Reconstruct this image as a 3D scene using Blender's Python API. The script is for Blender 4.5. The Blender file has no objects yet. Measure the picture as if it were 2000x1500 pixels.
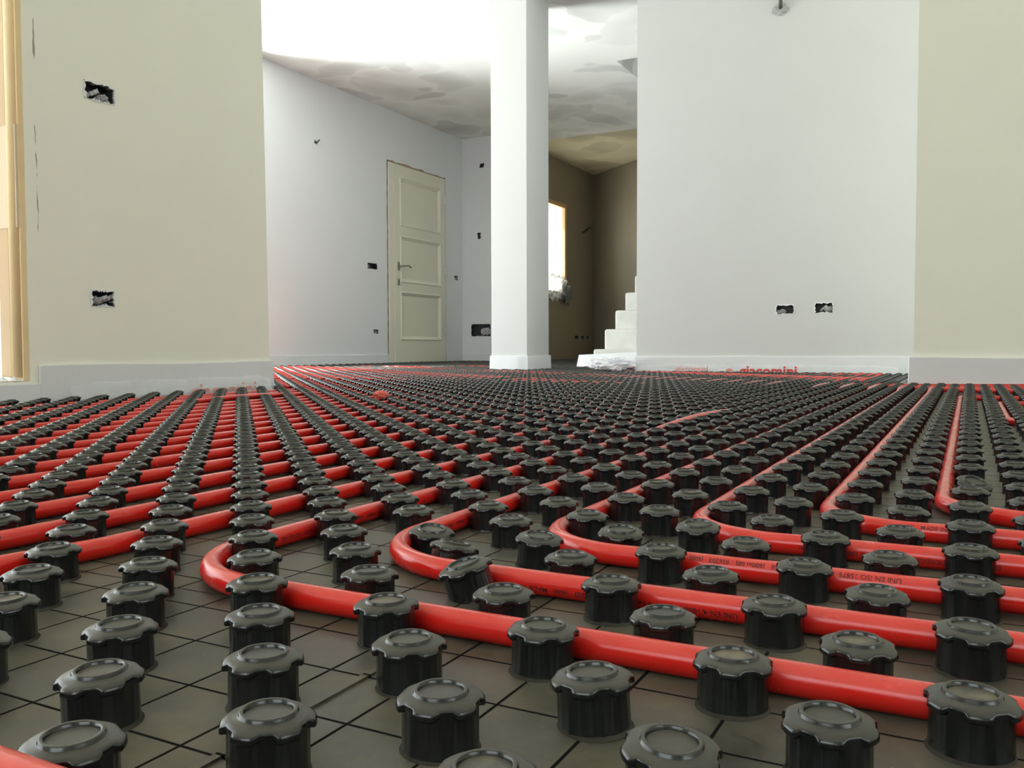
import bpy, bmesh, math, random
from mathutils import Vector, Matrix
random.seed(7)
sc = bpy.context.scene
C = sc.collection

# ---------------------------------------------------------------- camera
cam_d = bpy.data.cameras.new('camera')
cam = bpy.data.objects.new('camera', cam_d); C.objects.link(cam)
right = Vector((0.8860321, 0.4636163, -0.0026507))
up = Vector((-0.0165260, 0.0372961, 0.9991676))
fwd = Vector((-0.4633292, 0.8852508, -0.0407073))
cam.matrix_world = Matrix(((right.x, up.x, -fwd.x, 0), (right.y, up.y, -fwd.y, 0), (right.z, up.z, -fwd.z, 0.1997), (0, 0, 0, 1)))
cam_d.sensor_fit = 'HORIZONTAL'; cam_d.sensor_width = 36; cam_d.lens = 36 * 1704.78 / 2000
cam_d.clip_start = 0.01; cam_d.clip_end = 300
sc.camera = cam

# ---------------------------------------------------------------- light, exposure
sc.view_settings.view_transform = 'Standard'; sc.view_settings.look = 'None'
sc.view_settings.gamma = 1; sc.view_settings.use_curve_mapping = False
sc.view_settings.exposure = 0.28
world = bpy.data.worlds.new('world'); sc.world = world; world.use_nodes = True
bg = world.node_tree.nodes['Background']
bg.inputs[0].default_value = (0.89, 0.985, 0.99, 1); bg.inputs[1].default_value = 3.9
sc.cycles.caustics_reflective = False; sc.cycles.caustics_refractive = False
sc.cycles.max_bounces = 10; sc.cycles.diffuse_bounces = 6
sc.cycles.sample_clamp_indirect = 6

def area(name, loc, direction, sx, sy, energy, col=(1, 1, 1), portal=False, spread=180):
    l = bpy.data.lights.new(name, 'AREA'); l.shape = 'RECTANGLE'; l.size = sx; l.size_y = sy
    l.energy = energy; l.color = col; l.spread = math.radians(spread)
    o = bpy.data.objects.new(name, l); C.objects.link(o); o.location = loc
    o.rotation_euler = Vector(direction).to_track_quat('-Z', 'Y').to_euler()
    if portal: l.cycles.is_portal = True
    return o
area('portal_terrace_window', (-2.9, 0.05, 1.2), (1, 0, 0), 3.2, 2.2, 1, portal=True)
area('portal_garden_window', (-5.75, 4.5, 1.2), (1, 0, 0), 2.1, 1.9, 1, portal=True)
area('portal_unseen_rear_window', (-0.28, -2.78, 1.68), (0, 1, 0), 2.4, 1.6, 1, portal=True)  # unseen rear window, sized and placed to balance the wall light
area('portal_added_side_window', (2.98, -0.4, 1.65), (-1, 0, 0), 1.9, 1.1, 1, portal=True)  # for the added side window
area('portal_stair_window', (-5.3, 10.5, 1.55), (1, 0, 0), 1.25, 1.2, 1, portal=True)
# added lamp outside the hidden garden window, lifting bounced sunlight onto the ceiling
area('ceiling_fill', (-6.3, 4.75, 0.25), (0.75, 0.25, 0.85), 0.8, 0.45, 230, (0.92, 1.0, 0.98))
# added lamp at the same hidden window, brightening the pillar's front face
area('pillar_fill', (-5.9, 4.4, 1.15), (1, 0.12, -0.05), 1.8, 1.9, 40, (0.88, 0.98, 1.05))
sun_d = bpy.data.lights.new('sun', 'SUN'); sun_d.energy = 9; sun_d.angle = math.radians(0.6); sun_d.color = (1, 0.95, 0.86)
sun = bpy.data.objects.new('sun', sun_d); C.objects.link(sun); sun.location = (-12, -2, 10)
sun.rotation_euler = Vector((0.62, 0.34, -0.72)).to_track_quat('-Z', 'Y').to_euler()

# ---------------------------------------------------------------- helpers
def mesh_obj(name, verts, faces, mats=None, parent=None, smooth=False, midx=None):
    me = bpy.data.meshes.new(name); me.from_pydata([tuple(v) for v in verts], [], faces); me.update()
    if mats:
        for m in (mats if isinstance(mats, (list, tuple)) else [mats]): me.materials.append(m)
    if midx: me.polygons.foreach_set('material_index', midx)
    if smooth: me.polygons.foreach_set('use_smooth', [True] * len(me.polygons))
    o = bpy.data.objects.new(name, me); C.objects.link(o)
    if parent: o.parent = parent
    return o
class MB:
    def __init__(s): s.v = []; s.f = []; s.m = []
    def add(s, vs, fs, mi=0):
        n = len(s.v); s.v += [tuple(v) for v in vs]
        for f in fs: s.f.append(tuple(i + n for i in f)); s.m.append(mi)
    def box(s, x0, y0, z0, x1, y1, z1, mi=0):
        s.add([(x0, y0, z0), (x1, y0, z0), (x1, y1, z0), (x0, y1, z0), (x0, y0, z1), (x1, y0, z1), (x1, y1, z1), (x0, y1, z1)],
              [(0, 3, 2, 1), (4, 5, 6, 7), (0, 1, 5, 4), (1, 2, 6, 5), (2, 3, 7, 6), (3, 0, 4, 7)], mi)
    def tube(s, pts, r, n=10, cap=True, mi=0, radii=None):
        pts = [Vector(p) for p in pts]; base = len(s.v)
        prev = None
        for k, p in enumerate(pts):
            t = (pts[min(k + 1, len(pts) - 1)] - pts[max(k - 1, 0)]).normalized()
            a = Vector((0, 0, 1)) if abs(t.z) < 0.95 else Vector((1, 0, 0))
            if prev is not None: a = prev
            s1 = t.cross(a).normalized(); s2 = s1.cross(t).normalized(); prev = s2
            rr = radii[k] if radii else r
            for j in range(n):
                an = 2 * math.pi * j / n
                s.v.append(tuple(p + s1 * rr * math.cos(an) + s2 * rr * math.sin(an)))
        for k in range(len(pts) - 1):
            for j in range(n):
                a = base + k * n + j; b = base + k * n + (j + 1) % n
                s.f.append((a, b, b + n, a + n)); s.m.append(mi)
        if cap:
            s.f.append(tuple(base + j for j in range(n - 1, -1, -1))); s.m.append(mi)
            e = base + (len(pts) - 1) * n
            s.f.append(tuple(e + j for j in range(n))); s.m.append(mi)
    def obj(s, name, mats, parent=None, smooth=False):
        return mesh_obj(name, s.v, s.f, mats, parent, smooth, s.m)
def bevel(o, w, seg=2):
    md = o.modifiers.new('bevel', 'BEVEL'); md.width = w; md.segments = seg; md.limit_method = 'ANGLE'
    return o
def shade_auto(o, ang=40):
    me = o.data; me.polygons.foreach_set('use_smooth', [True] * len(me.polygons))
    bm = bmesh.new(); bm.from_mesh(me)
    for e in bm.edges:
        if len(e.link_faces) == 2 and e.calc_face_angle(0) > math.radians(ang): e.smooth = False
    bm.to_mesh(me); bm.free(); return o
def tag(o, label, cat, group=None):
    o['label'] = label; o['category'] = cat
    if group: o['group'] = group
    return o
def struct(o): o['kind'] = 'structure'; return o
def empty(name, loc=(0, 0, 0), mw=None):
    o = bpy.data.objects.new(name, None); C.objects.link(o); o.empty_display_size = 0.05
    if mw is not None: o.matrix_world = mw
    else: o.location = loc
    return o

# ---------------------------------------------------------------- materials
def new_mat(name):
    m = bpy.data.materials.new(name); m.use_nodes = True
    nt = m.node_tree; return m, nt, nt.nodes['Principled BSDF']
def N(nt, t, **kw):
    n = nt.nodes.new(t)
    for k, v in kw.items():
        if k.startswith('i_'):
            key = k[2:]; key = int(key) if key.isdigit() else key
            n.inputs[key].default_value = v
        else: setattr(n, k, v)
    return n
def simple(name, col, rough=0.5, metal=0.0, noise=0.0, scale=20, bump=0.0, spec=0.5):
    m, nt, b = new_mat(name)
    b.inputs['Roughness'].default_value = rough; b.inputs['Metallic'].default_value = metal
    b.inputs['Specular IOR Level'].default_value = spec
    b.inputs['Base Color'].default_value = (*col, 1)
    if noise or bump:
        tc = N(nt, 'ShaderNodeTexCoord'); no = N(nt, 'ShaderNodeTexNoise', i_Scale=scale, i_Detail=6.0)
        nt.links.new(tc.outputs['Object'], no.inputs['Vector'])
        if noise:
            mx = N(nt, 'ShaderNodeMix', data_type='RGBA')
            mx.inputs[6].default_value = (*[c * (1 - noise) for c in col], 1); mx.inputs[7].default_value = (*[min(1, c * (1 + noise)) for c in col], 1)
            nt.links.new(no.outputs['Fac'], mx.inputs[0]); nt.links.new(mx.outputs[2], b.inputs['Base Color'])
        if bump:
            bp = N(nt, 'ShaderNodeBump', i_Strength=bump, i_Distance=0.002)
            nt.links.new(no.outputs['Fac'], bp.inputs['Height']); nt.links.new(bp.outputs['Normal'], b.inputs['Normal'])
    return m
def plaster(name, col, mottle=0.05, swirl=0.0, cracks=False):
    m, nt, b = new_mat(name); L = nt.links.new
    b.inputs['Roughness'].default_value = 0.85; b.inputs['Specular IOR Level'].default_value = 0.2
    ge = N(nt, 'ShaderNodeNewGeometry')
    n1 = N(nt, 'ShaderNodeTexNoise', i_Scale=1.6, i_Detail=3.0, i_Distortion=0.6); L(ge.outputs['Position'], n1.inputs['Vector'])
    mx = N(nt, 'ShaderNodeMix', data_type='RGBA'); L(n1.outputs['Fac'], mx.inputs[0])
    mx.inputs[6].default_value = (*[c * (1 - mottle) for c in col], 1); mx.inputs[7].default_value = (*[min(0.92, c * (1 + mottle)) for c in col], 1)
    out = mx.outputs[2]
    n2 = N(nt, 'ShaderNodeTexNoise', i_Scale=90.0, i_Detail=4.0); L(ge.outputs['Position'], n2.inputs['Vector'])
    hs = n2.outputs['Fac']; strength = 0.12
    if swirl:
        # overlapping fan shaped trowel strokes
        nd = N(nt, 'ShaderNodeTexNoise', i_Scale=1.3, i_Detail=2.0); L(ge.outputs['Position'], nd.inputs['Vector'])
        va = N(nt, 'ShaderNodeVectorMath', operation='SCALE', i_Scale=1.1); L(nd.outputs['Color'], va.inputs[0])
        vb = N(nt, 'ShaderNodeVectorMath', operation='ADD'); L(ge.outputs['Position'], vb.inputs[0]); L(va.outputs[0], vb.inputs[1])
        wv = N(nt, 'ShaderNodeTexVoronoi', i_Scale=1.9); wv.feature = 'SMOOTH_F1'; wv.inputs['Smoothness'].default_value = 0.08
        L(vb.outputs[0], wv.inputs['Vector'])
        sp = N(nt, 'ShaderNodeSeparateColor'); L(wv.outputs['Color'], sp.inputs[0])
        ad = N(nt, 'ShaderNodeMath', operation='MULTIPLY_ADD', i_1=0.9, i_2=0.0); L(sp.outputs[0], ad.inputs[0])
        ad2 = N(nt, 'ShaderNodeMath', operation='ADD'); L(ad.outputs[0], ad2.inputs[0]); L(wv.outputs['Distance'], ad2.inputs[1])
        mr = N(nt, 'ShaderNodeMapRange', i_1=0.2, i_2=1.3, i_3=1.0 - swirl, i_4=1.0 + swirl * 0.6); L(ad2.outputs[0], mr.inputs[0])
        ml = N(nt, 'ShaderNodeVectorMath', operation='SCALE'); L(out, ml.inputs[0]); L(mr.outputs[0], ml.inputs['Scale'])
        out = ml.outputs[0]
    if cracks:
        sx = N(nt, 'ShaderNodeSeparateXYZ'); L(ge.outputs['Position'], sx.inputs[0])
        # broken vertical hairline beside the window jamb
        nz = N(nt, 'ShaderNodeTexNoise', i_Scale=6.0, i_Detail=5.0); L(ge.outputs['Position'], nz.inputs['Vector'])
        wob = N(nt, 'ShaderNodeMath', operation='MULTIPLY_ADD', i_1=0.02, i_2=1.665); L(nz.outputs['Fac'], wob.inputs[0])
        df = N(nt, 'ShaderNodeMath', operation='SUBTRACT'); L(sx.outputs['Y'], df.inputs[0]); L(wob.outputs[0], df.inputs[1])
        ab = N(nt, 'ShaderNodeMath', operation='ABSOLUTE'); L(df.outputs[0], ab.inputs[0])
        n4 = N(nt, 'ShaderNodeTexNoise', i_Scale=9.0, i_Detail=4.0); L(ge.outputs['Position'], n4.inputs['Vector'])
        wd = N(nt, 'ShaderNodeMapRange', i_1=0.5, i_2=0.7, i_3=-0.0005, i_4=0.004); L(n4.outputs['Fac'], wd.inputs[0])
        lt = N(nt, 'ShaderNodeMath', operation='LESS_THAN'); L(ab.outputs[0], lt.inputs[0]); L(wd.outputs[0], lt.inputs[1])
        m2 = N(nt, 'ShaderNodeMix', data_type='RGBA'); L(lt.outputs[0], m2.inputs[0]); L(out, m2.inputs[6]); m2.inputs[7].default_value = (0.33, 0.31, 0.27, 1)
        out = m2.outputs[2]
    L(out, b.inputs['Base Color'])
    bp = N(nt, 'ShaderNodeBump', i_Strength=strength, i_Distance=0.001); L(hs, bp.inputs['Height']); L(bp.outputs['Normal'], b.inputs['Normal'])
    return m

W_LEFT = plaster('plaster_left', (0.86, 0.86, 0.76), 0.03, cracks=True)
W_WHITE = plaster('plaster_white', (0.73, 0.745, 0.755), 0.03)
W_WHITE_DIM = plaster('plaster_white_dim', (0.60, 0.61, 0.605), 0.03)  # white plaster darkened to offset excess light on right wall and pillar
W_CREAM = plaster('plaster_cream', (0.87, 0.87, 0.77), 0.03)
W_RAW_DIM = plaster('plaster_raw_dim', (0.32, 0.28, 0.21), 0.08)  # raw plaster, with the stair hall's dim warm light put into its colour
CEIL = plaster('ceiling_skim', (0.80, 0.80, 0.775), 0.03, swirl=0.24)
CEIL_RAW_WARM = plaster('ceiling_raw_warm', (0.74, 0.68, 0.50), 0.05, swirl=0.2)  # yellowish stair hall light tinted into the ceiling colour
CONC = simple('concrete', (0.58, 0.57, 0.53), 0.9, noise=0.22, scale=9, bump=0.5)
SCREED = simple('screed', (0.42, 0.38, 0.31), 0.9, noise=0.15, scale=8, bump=0.3)
PAVE = simple('paving', (0.75, 0.73, 0.68), 0.9)
WOOD = simple('pine', (0.62, 0.40, 0.20), 0.6, noise=0.15, scale=14)
WOODL = simple('pale_pine', (0.80, 0.62, 0.36), 0.6, noise=0.12, scale=10)
BOARD = simple('cardboard', (0.55, 0.40, 0.26), 0.8, noise=0.08, scale=12)
DOORP = simple('door_paint', (0.74, 0.72, 0.60), 0.45)
BRASS = simple('dull_steel', (0.45, 0.42, 0.36), 0.35, metal=0.9)
BROWN = simple('raw_mortar', (0.30, 0.22, 0.14), 0.95, noise=0.3, scale=30)
BOXB = simple('box_plastic', (0.025, 0.028, 0.03), 0.5, noise=0.3, scale=40)
GREYP = simple('grey_plaster', (0.42, 0.42, 0.42), 0.9, noise=0.3, scale=60, bump=0.6)
MUD = simple('dark_mortar', (0.10, 0.09, 0.075), 0.9, noise=0.3, scale=60, bump=0.6)
LIGHTP = simple('pale_plastic', (0.70, 0.70, 0.72), 0.5)
DARKC = simple('dark_conduit', (0.05, 0.06, 0.04), 0.5)
INK = simple('black_ink', (0.045, 0.006, 0.006), 0.6)
REDINK = simple('red_ink', (0.62, 0.05, 0.04), 0.6)
PINKINK = simple('faint_red_ink', (0.70, 0.30, 0.26), 0.6)
REDPL = simple('pink_red_plastic', (0.75, 0.16, 0.12), 0.35)

def foam_mat():
    m, nt, b = new_mat('white_foam')
    b.inputs['Base Color'].default_value = (0.71, 0.72, 0.735, 1); b.inputs['Roughness'].default_value = 0.5
    b.inputs['Subsurface Weight'].default_value = 0.0
    ge = N(nt, 'ShaderNodeNewGeometry'); n = N(nt, 'ShaderNodeTexNoise', i_Scale=5.0, i_Detail=3.0); nt.links.new(ge.outputs['Position'], n.inputs['Vector'])
    bp = N(nt, 'ShaderNodeBump', i_Strength=0.35, i_Distance=0.02); nt.links.new(n.outputs['Fac'], bp.inputs['Height']); nt.links.new(bp.outputs['Normal'], b.inputs['Normal'])
    return m
FOAM = foam_mat()
def film_mat(name, tr):
    m, nt, b = new_mat(name)
    b.inputs['Base Color'].default_value = (0.88, 0.89, 0.92, 1); b.inputs['Roughness'].default_value = 0.25
    t = N(nt, 'ShaderNodeBsdfTransparent'); mx = N(nt, 'ShaderNodeMixShader', i_0=1 - tr)
    out = nt.nodes['Material Output']
    nt.links.new(t.outputs[0], mx.inputs[1]); nt.links.new(b.outputs[0], mx.inputs[2]); nt.links.new(mx.outputs[0], out.inputs[0])
    return m
FILM = film_mat('clear_film', 0.45)
FILMW = film_mat('milky_film', 0.62)
GLASS = film_mat('pane_glass', 0.93)

def stud_mat():
    m, nt, b = new_mat('black_plastic'); L = nt.links.new
    ge = N(nt, 'ShaderNodeNewGeometry'); sx = N(nt, 'ShaderNodeSeparateXYZ'); L(ge.outputs['Normal'], sx.inputs[0])
    n = N(nt, 'ShaderNodeTexNoise', i_Scale=70.0, i_Detail=6.0, i_Roughness=0.65); L(ge.outputs['Position'], n.inputs['Vector'])
    n3 = N(nt, 'ShaderNodeTexNoise', i_Scale=9.0, i_Detail=2.0); L(ge.outputs['Position'], n3.inputs['Vector'])
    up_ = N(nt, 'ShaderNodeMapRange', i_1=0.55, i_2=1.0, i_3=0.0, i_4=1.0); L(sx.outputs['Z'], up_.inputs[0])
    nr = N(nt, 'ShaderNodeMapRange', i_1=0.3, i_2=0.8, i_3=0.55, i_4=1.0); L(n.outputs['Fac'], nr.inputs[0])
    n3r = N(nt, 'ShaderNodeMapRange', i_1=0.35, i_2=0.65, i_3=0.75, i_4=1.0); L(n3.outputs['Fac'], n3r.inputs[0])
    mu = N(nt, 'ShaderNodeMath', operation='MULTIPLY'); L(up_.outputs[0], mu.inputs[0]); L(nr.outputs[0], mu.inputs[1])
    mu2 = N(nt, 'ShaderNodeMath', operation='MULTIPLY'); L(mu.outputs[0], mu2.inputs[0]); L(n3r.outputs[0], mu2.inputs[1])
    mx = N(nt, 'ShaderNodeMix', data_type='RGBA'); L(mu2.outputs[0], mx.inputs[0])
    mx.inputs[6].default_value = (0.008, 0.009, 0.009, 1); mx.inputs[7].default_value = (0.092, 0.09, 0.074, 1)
    # brown building dust lying in the dished top of some studs
    tc = N(nt, 'ShaderNodeTexCoord'); so = N(nt, 'ShaderNodeSeparateXYZ'); L(tc.outputs['Object'], so.inputs[0])
    cb = N(nt, 'ShaderNodeCombineXYZ'); L(so.outputs['X'], cb.inputs['X']); L(so.outputs['Y'], cb.inputs['Y'])
    ln = N(nt, 'ShaderNodeVectorMath', operation='LENGTH'); L(cb.outputs[0], ln.inputs[0])
    dish = N(nt, 'ShaderNodeMapRange', i_1=0.0096, i_2=0.0085, i_3=0.0, i_4=1.0); L(ln.outputs['Value'], dish.inputs[0])
    oi = N(nt, 'ShaderNodeObjectInfo'); rn = N(nt, 'ShaderNodeMapRange', i_1=0.62, i_2=1.0, i_3=0.0, i_4=1.0); L(oi.outputs['Random'], rn.inputs[0])
    dn = N(nt, 'ShaderNodeMapRange', i_1=0.42, i_2=0.62, i_3=0.0, i_4=1.0); L(n.outputs['Fac'], dn.inputs[0])
    d1 = N(nt, 'ShaderNodeMath', operation='MULTIPLY'); L(dish.outputs[0], d1.inputs[0]); L(rn.outputs[0], d1.inputs[1])
    d2 = N(nt, 'ShaderNodeMath', operation='MULTIPLY'); L(d1.outputs[0], d2.inputs[0]); L(dn.outputs[0], d2.inputs[1])
    mxd = N(nt, 'ShaderNodeMix', data_type='RGBA'); L(d2.outputs[0], mxd.inputs[0]); L(mx.outputs[2], mxd.inputs[6]); mxd.inputs[7].default_value = (0.21, 0.175, 0.11, 1)
    L(mxd.outputs[2], b.inputs['Base Color'])
    rr = N(nt, 'ShaderNodeMapRange', i_1=0.0, i_2=1.0, i_3=0.22, i_4=0.62); L(mu2.outputs[0], rr.inputs[0]); L(rr.outputs[0], b.inputs['Roughness'])
    b.inputs['Specular IOR Level'].default_value = 0.55
    bp = N(nt, 'ShaderNodeBump', i_Strength=0.15, i_Distance=0.0006); L(n.outputs['Fac'], bp.inputs['Height']); L(bp.outputs['Normal'], b.inputs['Normal'])
    return m
STUD = stud_mat()
DUST = simple('dusty_foot', (0.045, 0.042, 0.033), 0.85, noise=0.9, scale=90, spec=0.1)
OX, OY, U = 0.103344, 0.009355, 0.05
ZS = 0.030            # top of the sheet
def sheet_mat():
    m, nt, b = new_mat('black_sheet'); L = nt.links.new
    ge = N(nt, 'ShaderNodeNewGeometry'); sx = N(nt, 'ShaderNodeSeparateXYZ'); L(ge.outputs['Position'], sx.inputs[0])
    ds = []
    for ax, o in (('X', OX), ('Y', OY)):
        a = N(nt, 'ShaderNodeMath', operation='MULTIPLY_ADD', i_1=1 / U, i_2=-o / U + 1000.5); L(sx.outputs[ax], a.inputs[0])
        f = N(nt, 'ShaderNodeMath', operation='FRACT'); L(a.outputs[0], f.inputs[0])
        s = N(nt, 'ShaderNodeMath', operation='SUBTRACT', i_1=0.5); L(f.outputs[0], s.inputs[0])
        q = N(nt, 'ShaderNodeMath', operation='ABSOLUTE'); L(s.outputs[0], q.inputs[0]); ds.append(q)
    mn = N(nt, 'ShaderNodeMath', operation='MINIMUM'); L(ds[0].outputs[0], mn.inputs[0]); L(ds[1].outputs[0], mn.inputs[1])
    gr = N(nt, 'ShaderNodeMapRange', i_1=0.011, i_2=0.021, i_3=0.0, i_4=1.0); L(mn.outputs[0], gr.inputs[0])
    n = N(nt, 'ShaderNodeTexNoise', i_Scale=14.0, i_Detail=8.0, i_Roughness=0.7); L(ge.outputs['Position'], n.inputs['Vector'])
    n2 = N(nt, 'ShaderNodeTexNoise', i_Scale=260.0, i_Detail=3.0); L(ge.outputs['Position'], n2.inputs['Vector'])
    r1 = N(nt, 'ShaderNodeMapRange', i_1=0.35, i_2=0.72, i_3=0.0, i_4=1.0); L(n.outputs['Fac'], r1.inputs[0])
    mx = N(nt, 'ShaderNodeMix', data_type='RGBA'); L(r1.outputs[0], mx.inputs[0])
    mx.inputs[6].default_value = (0.040, 0.039, 0.031, 1); mx.inputs[7].default_value = (0.165, 0.148, 0.105, 1)
    sp = N(nt, 'ShaderNodeMapRange', i_1=0.70, i_2=0.78, i_3=0.0, i_4=0.6); L(n2.outputs['Fac'], sp.inputs[0])
    mx3 = N(nt, 'ShaderNodeMix', data_type='RGBA'); L(sp.outputs[0], mx3.inputs[0]); L(mx.outputs[2], mx3.inputs[6]); mx3.inputs[7].default_value = (0.22, 0.19, 0.14, 1)
    mx2 = N(nt, 'ShaderNodeMix', data_type='RGBA'); L(gr.outputs[0], mx2.inputs[0]); mx2.inputs[6].default_value = (0.014, 0.013, 0.011, 1); L(mx3.outputs[2], mx2.inputs[7])
    L(mx2.outputs[2], b.inputs['Base Color'])
    half = N(nt, 'ShaderNodeMath', operation='MULTIPLY', i_1=0.32); L(gr.outputs[0], half.inputs[0]); L(half.outputs[0], b.inputs['Specular IOR Level'])
    rg = N(nt, 'ShaderNodeMapRange', i_1=0.0, i_2=1.0, i_3=0.34, i_4=0.62); L(r1.outputs[0], rg.inputs[0]); L(rg.outputs[0], b.inputs['Roughness'])
    bp = N(nt, 'ShaderNodeBump', i_Strength=0.8, i_Distance=0.0015); L(gr.outputs[0], bp.inputs['Height']); L(bp.outputs['Normal'], b.inputs['Normal'])
    return m
SHEET = sheet_mat()
def pipe_mat():
    m, nt, b = new_mat('red_pipe'); L = nt.links.new
    b.inputs['Subsurface Weight'].default_value = 0.25; b.inputs['Subsurface Radius'].default_value = (1.0, 0.12, 0.08); b.inputs['Subsurface Scale'].default_value = 0.008
    ge = N(nt, 'ShaderNodeNewGeometry'); sx = N(nt, 'ShaderNodeSeparateXYZ'); L(ge.outputs['Normal'], sx.inputs[0])
    n = N(nt, 'ShaderNodeTexNoise', i_Scale=40.0, i_Detail=7.0, i_Roughness=0.7); L(ge.outputs['Position'], n.inputs['Vector'])
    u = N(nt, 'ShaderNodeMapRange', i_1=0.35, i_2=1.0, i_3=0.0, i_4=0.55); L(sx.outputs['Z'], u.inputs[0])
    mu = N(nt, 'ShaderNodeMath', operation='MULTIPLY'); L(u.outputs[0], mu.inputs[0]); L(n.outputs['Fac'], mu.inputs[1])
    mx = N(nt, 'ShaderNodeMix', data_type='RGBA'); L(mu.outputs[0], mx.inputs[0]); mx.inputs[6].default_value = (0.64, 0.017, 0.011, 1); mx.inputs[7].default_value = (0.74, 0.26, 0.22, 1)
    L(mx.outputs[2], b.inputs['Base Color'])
    r = N(nt, 'ShaderNodeMapRange', i_1=0.3, i_2=0.7, i_3=0.15, i_4=0.30); L(n.outputs['Fac'], r.inputs[0]); L(r.outputs[0], b.inputs['Roughness'])
    return m
PIPE = pipe_mat()

# ---------------------------------------------------------------- room shell
ZC = 2.69
def wall(name, p0, u, W, z0, z1, n, thick, holes=(), mat=W_WHITE, top_shift=0.0):
    """Wall whose room face starts at p0=(x,y) and runs W along u; n points away from the room.
    holes = (u0,z0,u1,z1,depth); depth None goes right through."""
    u = Vector((u[0], u[1], 0)).normalized(); n = Vector((n[0], n[1], 0)).normalized()
    us = sorted({0, W} | {h[0] for h in holes} | {h[2] for h in holes}); zs = sorted({z0, z1} | {h[1] for h in holes} | {h[3] for h in holes})
    us = [a for a in us if 0 <= a <= W]; zs = [a for a in zs if z0 <= a <= z1]
    mb = MB()
    def P(a, z, d):
        sh = top_shift * (z - z0) / (z1 - z0) if a == us[-1] else 0
        q = Vector((p0[0], p0[1], 0)) + u * (a + sh) + n * d; return (q.x, q.y, z)
    def inside(a0, a1, b0, b1, thr):
        for h in holes:
            if (h[4] is None or not thr) and a0 >= h[0] - 1e-6 and a1 <= h[2] + 1e-6 and b0 >= h[1] - 1e-6 and b1 <= h[3] + 1e-6: return True
        return False
    for i in range(len(us) - 1):
        for k in range(len(zs) - 1):
            a0, a1, b0, b1 = us[i], us[i + 1], zs[k], zs[k + 1]
            if not inside(a0, a1, b0, b1, False): mb.add([P(a0, b0, 0), P(a1, b0, 0), P(a1, b1, 0), P(a0, b1, 0)], [(0, 1, 2, 3)])
            if not inside(a0, a1, b0, b1, True): mb.add([P(a0, b0, thick), P(a1, b0, thick), P(a1, b1, thick), P(a0, b1, thick)], [(3, 2, 1, 0)])
    def ring(a0, b0, a1, b1, d):
        mb.add([P(a0, b0, 0), P(a1, b0, 0), P(a1, b1, 0), P(a0, b1, 0), P(a0, b0, d), P(a1, b0, d), P(a1, b1, d), P(a0, b1, d)],
               [(0, 1, 5, 4), (1, 2, 6, 5), (2, 3, 7, 6), (3, 0, 4, 7)])
    ring(us[0], z0, us[-1], z1, thick)
    for h in holes:
        d = h[4] if h[4] is not None else thick
        ring(h[0], h[1], h[2], h[3], d)
        if h[4] is not None: mb.add([P(h[0], h[1], d), P(h[2], h[1], d), P(h[2], h[3], d), P(h[0], h[3], d)], [(0, 1, 2, 3)])
    o = mb.obj(name, mat)
    bm = bmesh.new(); bm.from_mesh(o.data); bmesh.ops.remove_doubles(bm, verts=bm.verts, dist=1e-5); bmesh.ops.recalc_face_normals(bm, faces=bm.faces); bm.to_mesh(o.data); bm.free()
    return struct(o)

XL, YR, YN, XD, YB, XA = -2.48, 5.40, 3.98, -5.40, 9.04, -4.95
RD = 0.055
# boxes set in the walls: (wall key, u0, z0, u1, z1)
B_LEFT = [(1.840, 0.992, 1.950, 1.049), (1.848, 0.338, 1.934, 0.390)]
B_RIGHT = [(-1.034, 0.401, -0.928, 0.456), (-0.812, 0.403, -0.708, 0.463)]
B_DOOR = [(7.170, 1.010, 7.340, 1.075), (7.262, 0.354, 7.349, 0.402), (8.852, 1.005, 8.935, 1.065), (6.380, 2.098, 6.428, 2.132)]
B_BACK = [(-5.158, 2.326, -5.090, 2.384), (-5.190, 1.494, -5.138, 1.575), (-5.282, 0.343, -5.000, 0.492)]
B_STAIR = [(11.367, 0.326, 11.514, 0.382), (11.607, 0.327, 11.720, 0.380), (11.796, 0.329, 11.913, 0.381)]

floor = MB(); floor.box(-6.2, -2.9, -0.12, 3.0, 12.6, 0.0); struct(floor.obj('floor', SCREED))
H = lambda L, o: [(a - o, b, c - o, d, RD) for a, b, c, d in L]
wall('wall_left', (XL, -2.5), (0, 1), 5.148, 0, ZC, (-1, 0), 0.30, H(B_LEFT, -2.5) + [(0.9, 0.105, 4.14, 2.3, None)], W_LEFT, top_shift=-0.035)
wall('wall_outer', (-2.78, 2.648), (-1, 0), 2.92, 0, ZC, (0, -1), 0.30, (), W_WHITE)
wall('wall_right', (-1.913, YR), (1, 0), 2.2, 0, ZC, (0, 1), 0.30, H(B_RIGHT, -1.913), W_WHITE_DIM)
wall('wall_near', (-0.203, YN), (1, 0), 3.2, 0, ZC, (0, 1), 0.25, (), W_CREAM)
wall('wall_side', (2.7, -2.5), (0, 1), 6.5, 0, ZC, (1, 0), 0.25, [(1.15, 1.1, 3.05, 2.2, None)], W_CREAM)
wall('wall_rear', (-2.48, -2.5), (1, 0), 5.2, 0, ZC, (0, -1), 0.25, [(1.0, 0.9, 3.4, 2.45, None)], W_WHITE)
wall('wall_door', (XD, 2.648), (0, 1), 6.64, 0, ZC, (-1, 0), 0.30, H(B_DOOR, 2.648) + [(0.85, 0.12, 2.85, 2.30, None), (7.517 - 2.648, 0.03, 8.645 - 2.648, 2.165, 0.12)], W_WHITE)
wall('wall_back', (XD, YB), (1, 0), XA - XD, 0, ZC, (0, 1), 0.24, H(B_BACK, XD)[:2] + [(-5.282 - XD, 0.343, XA - XD - 0.06, 0.492, RD)], W_WHITE)
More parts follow.
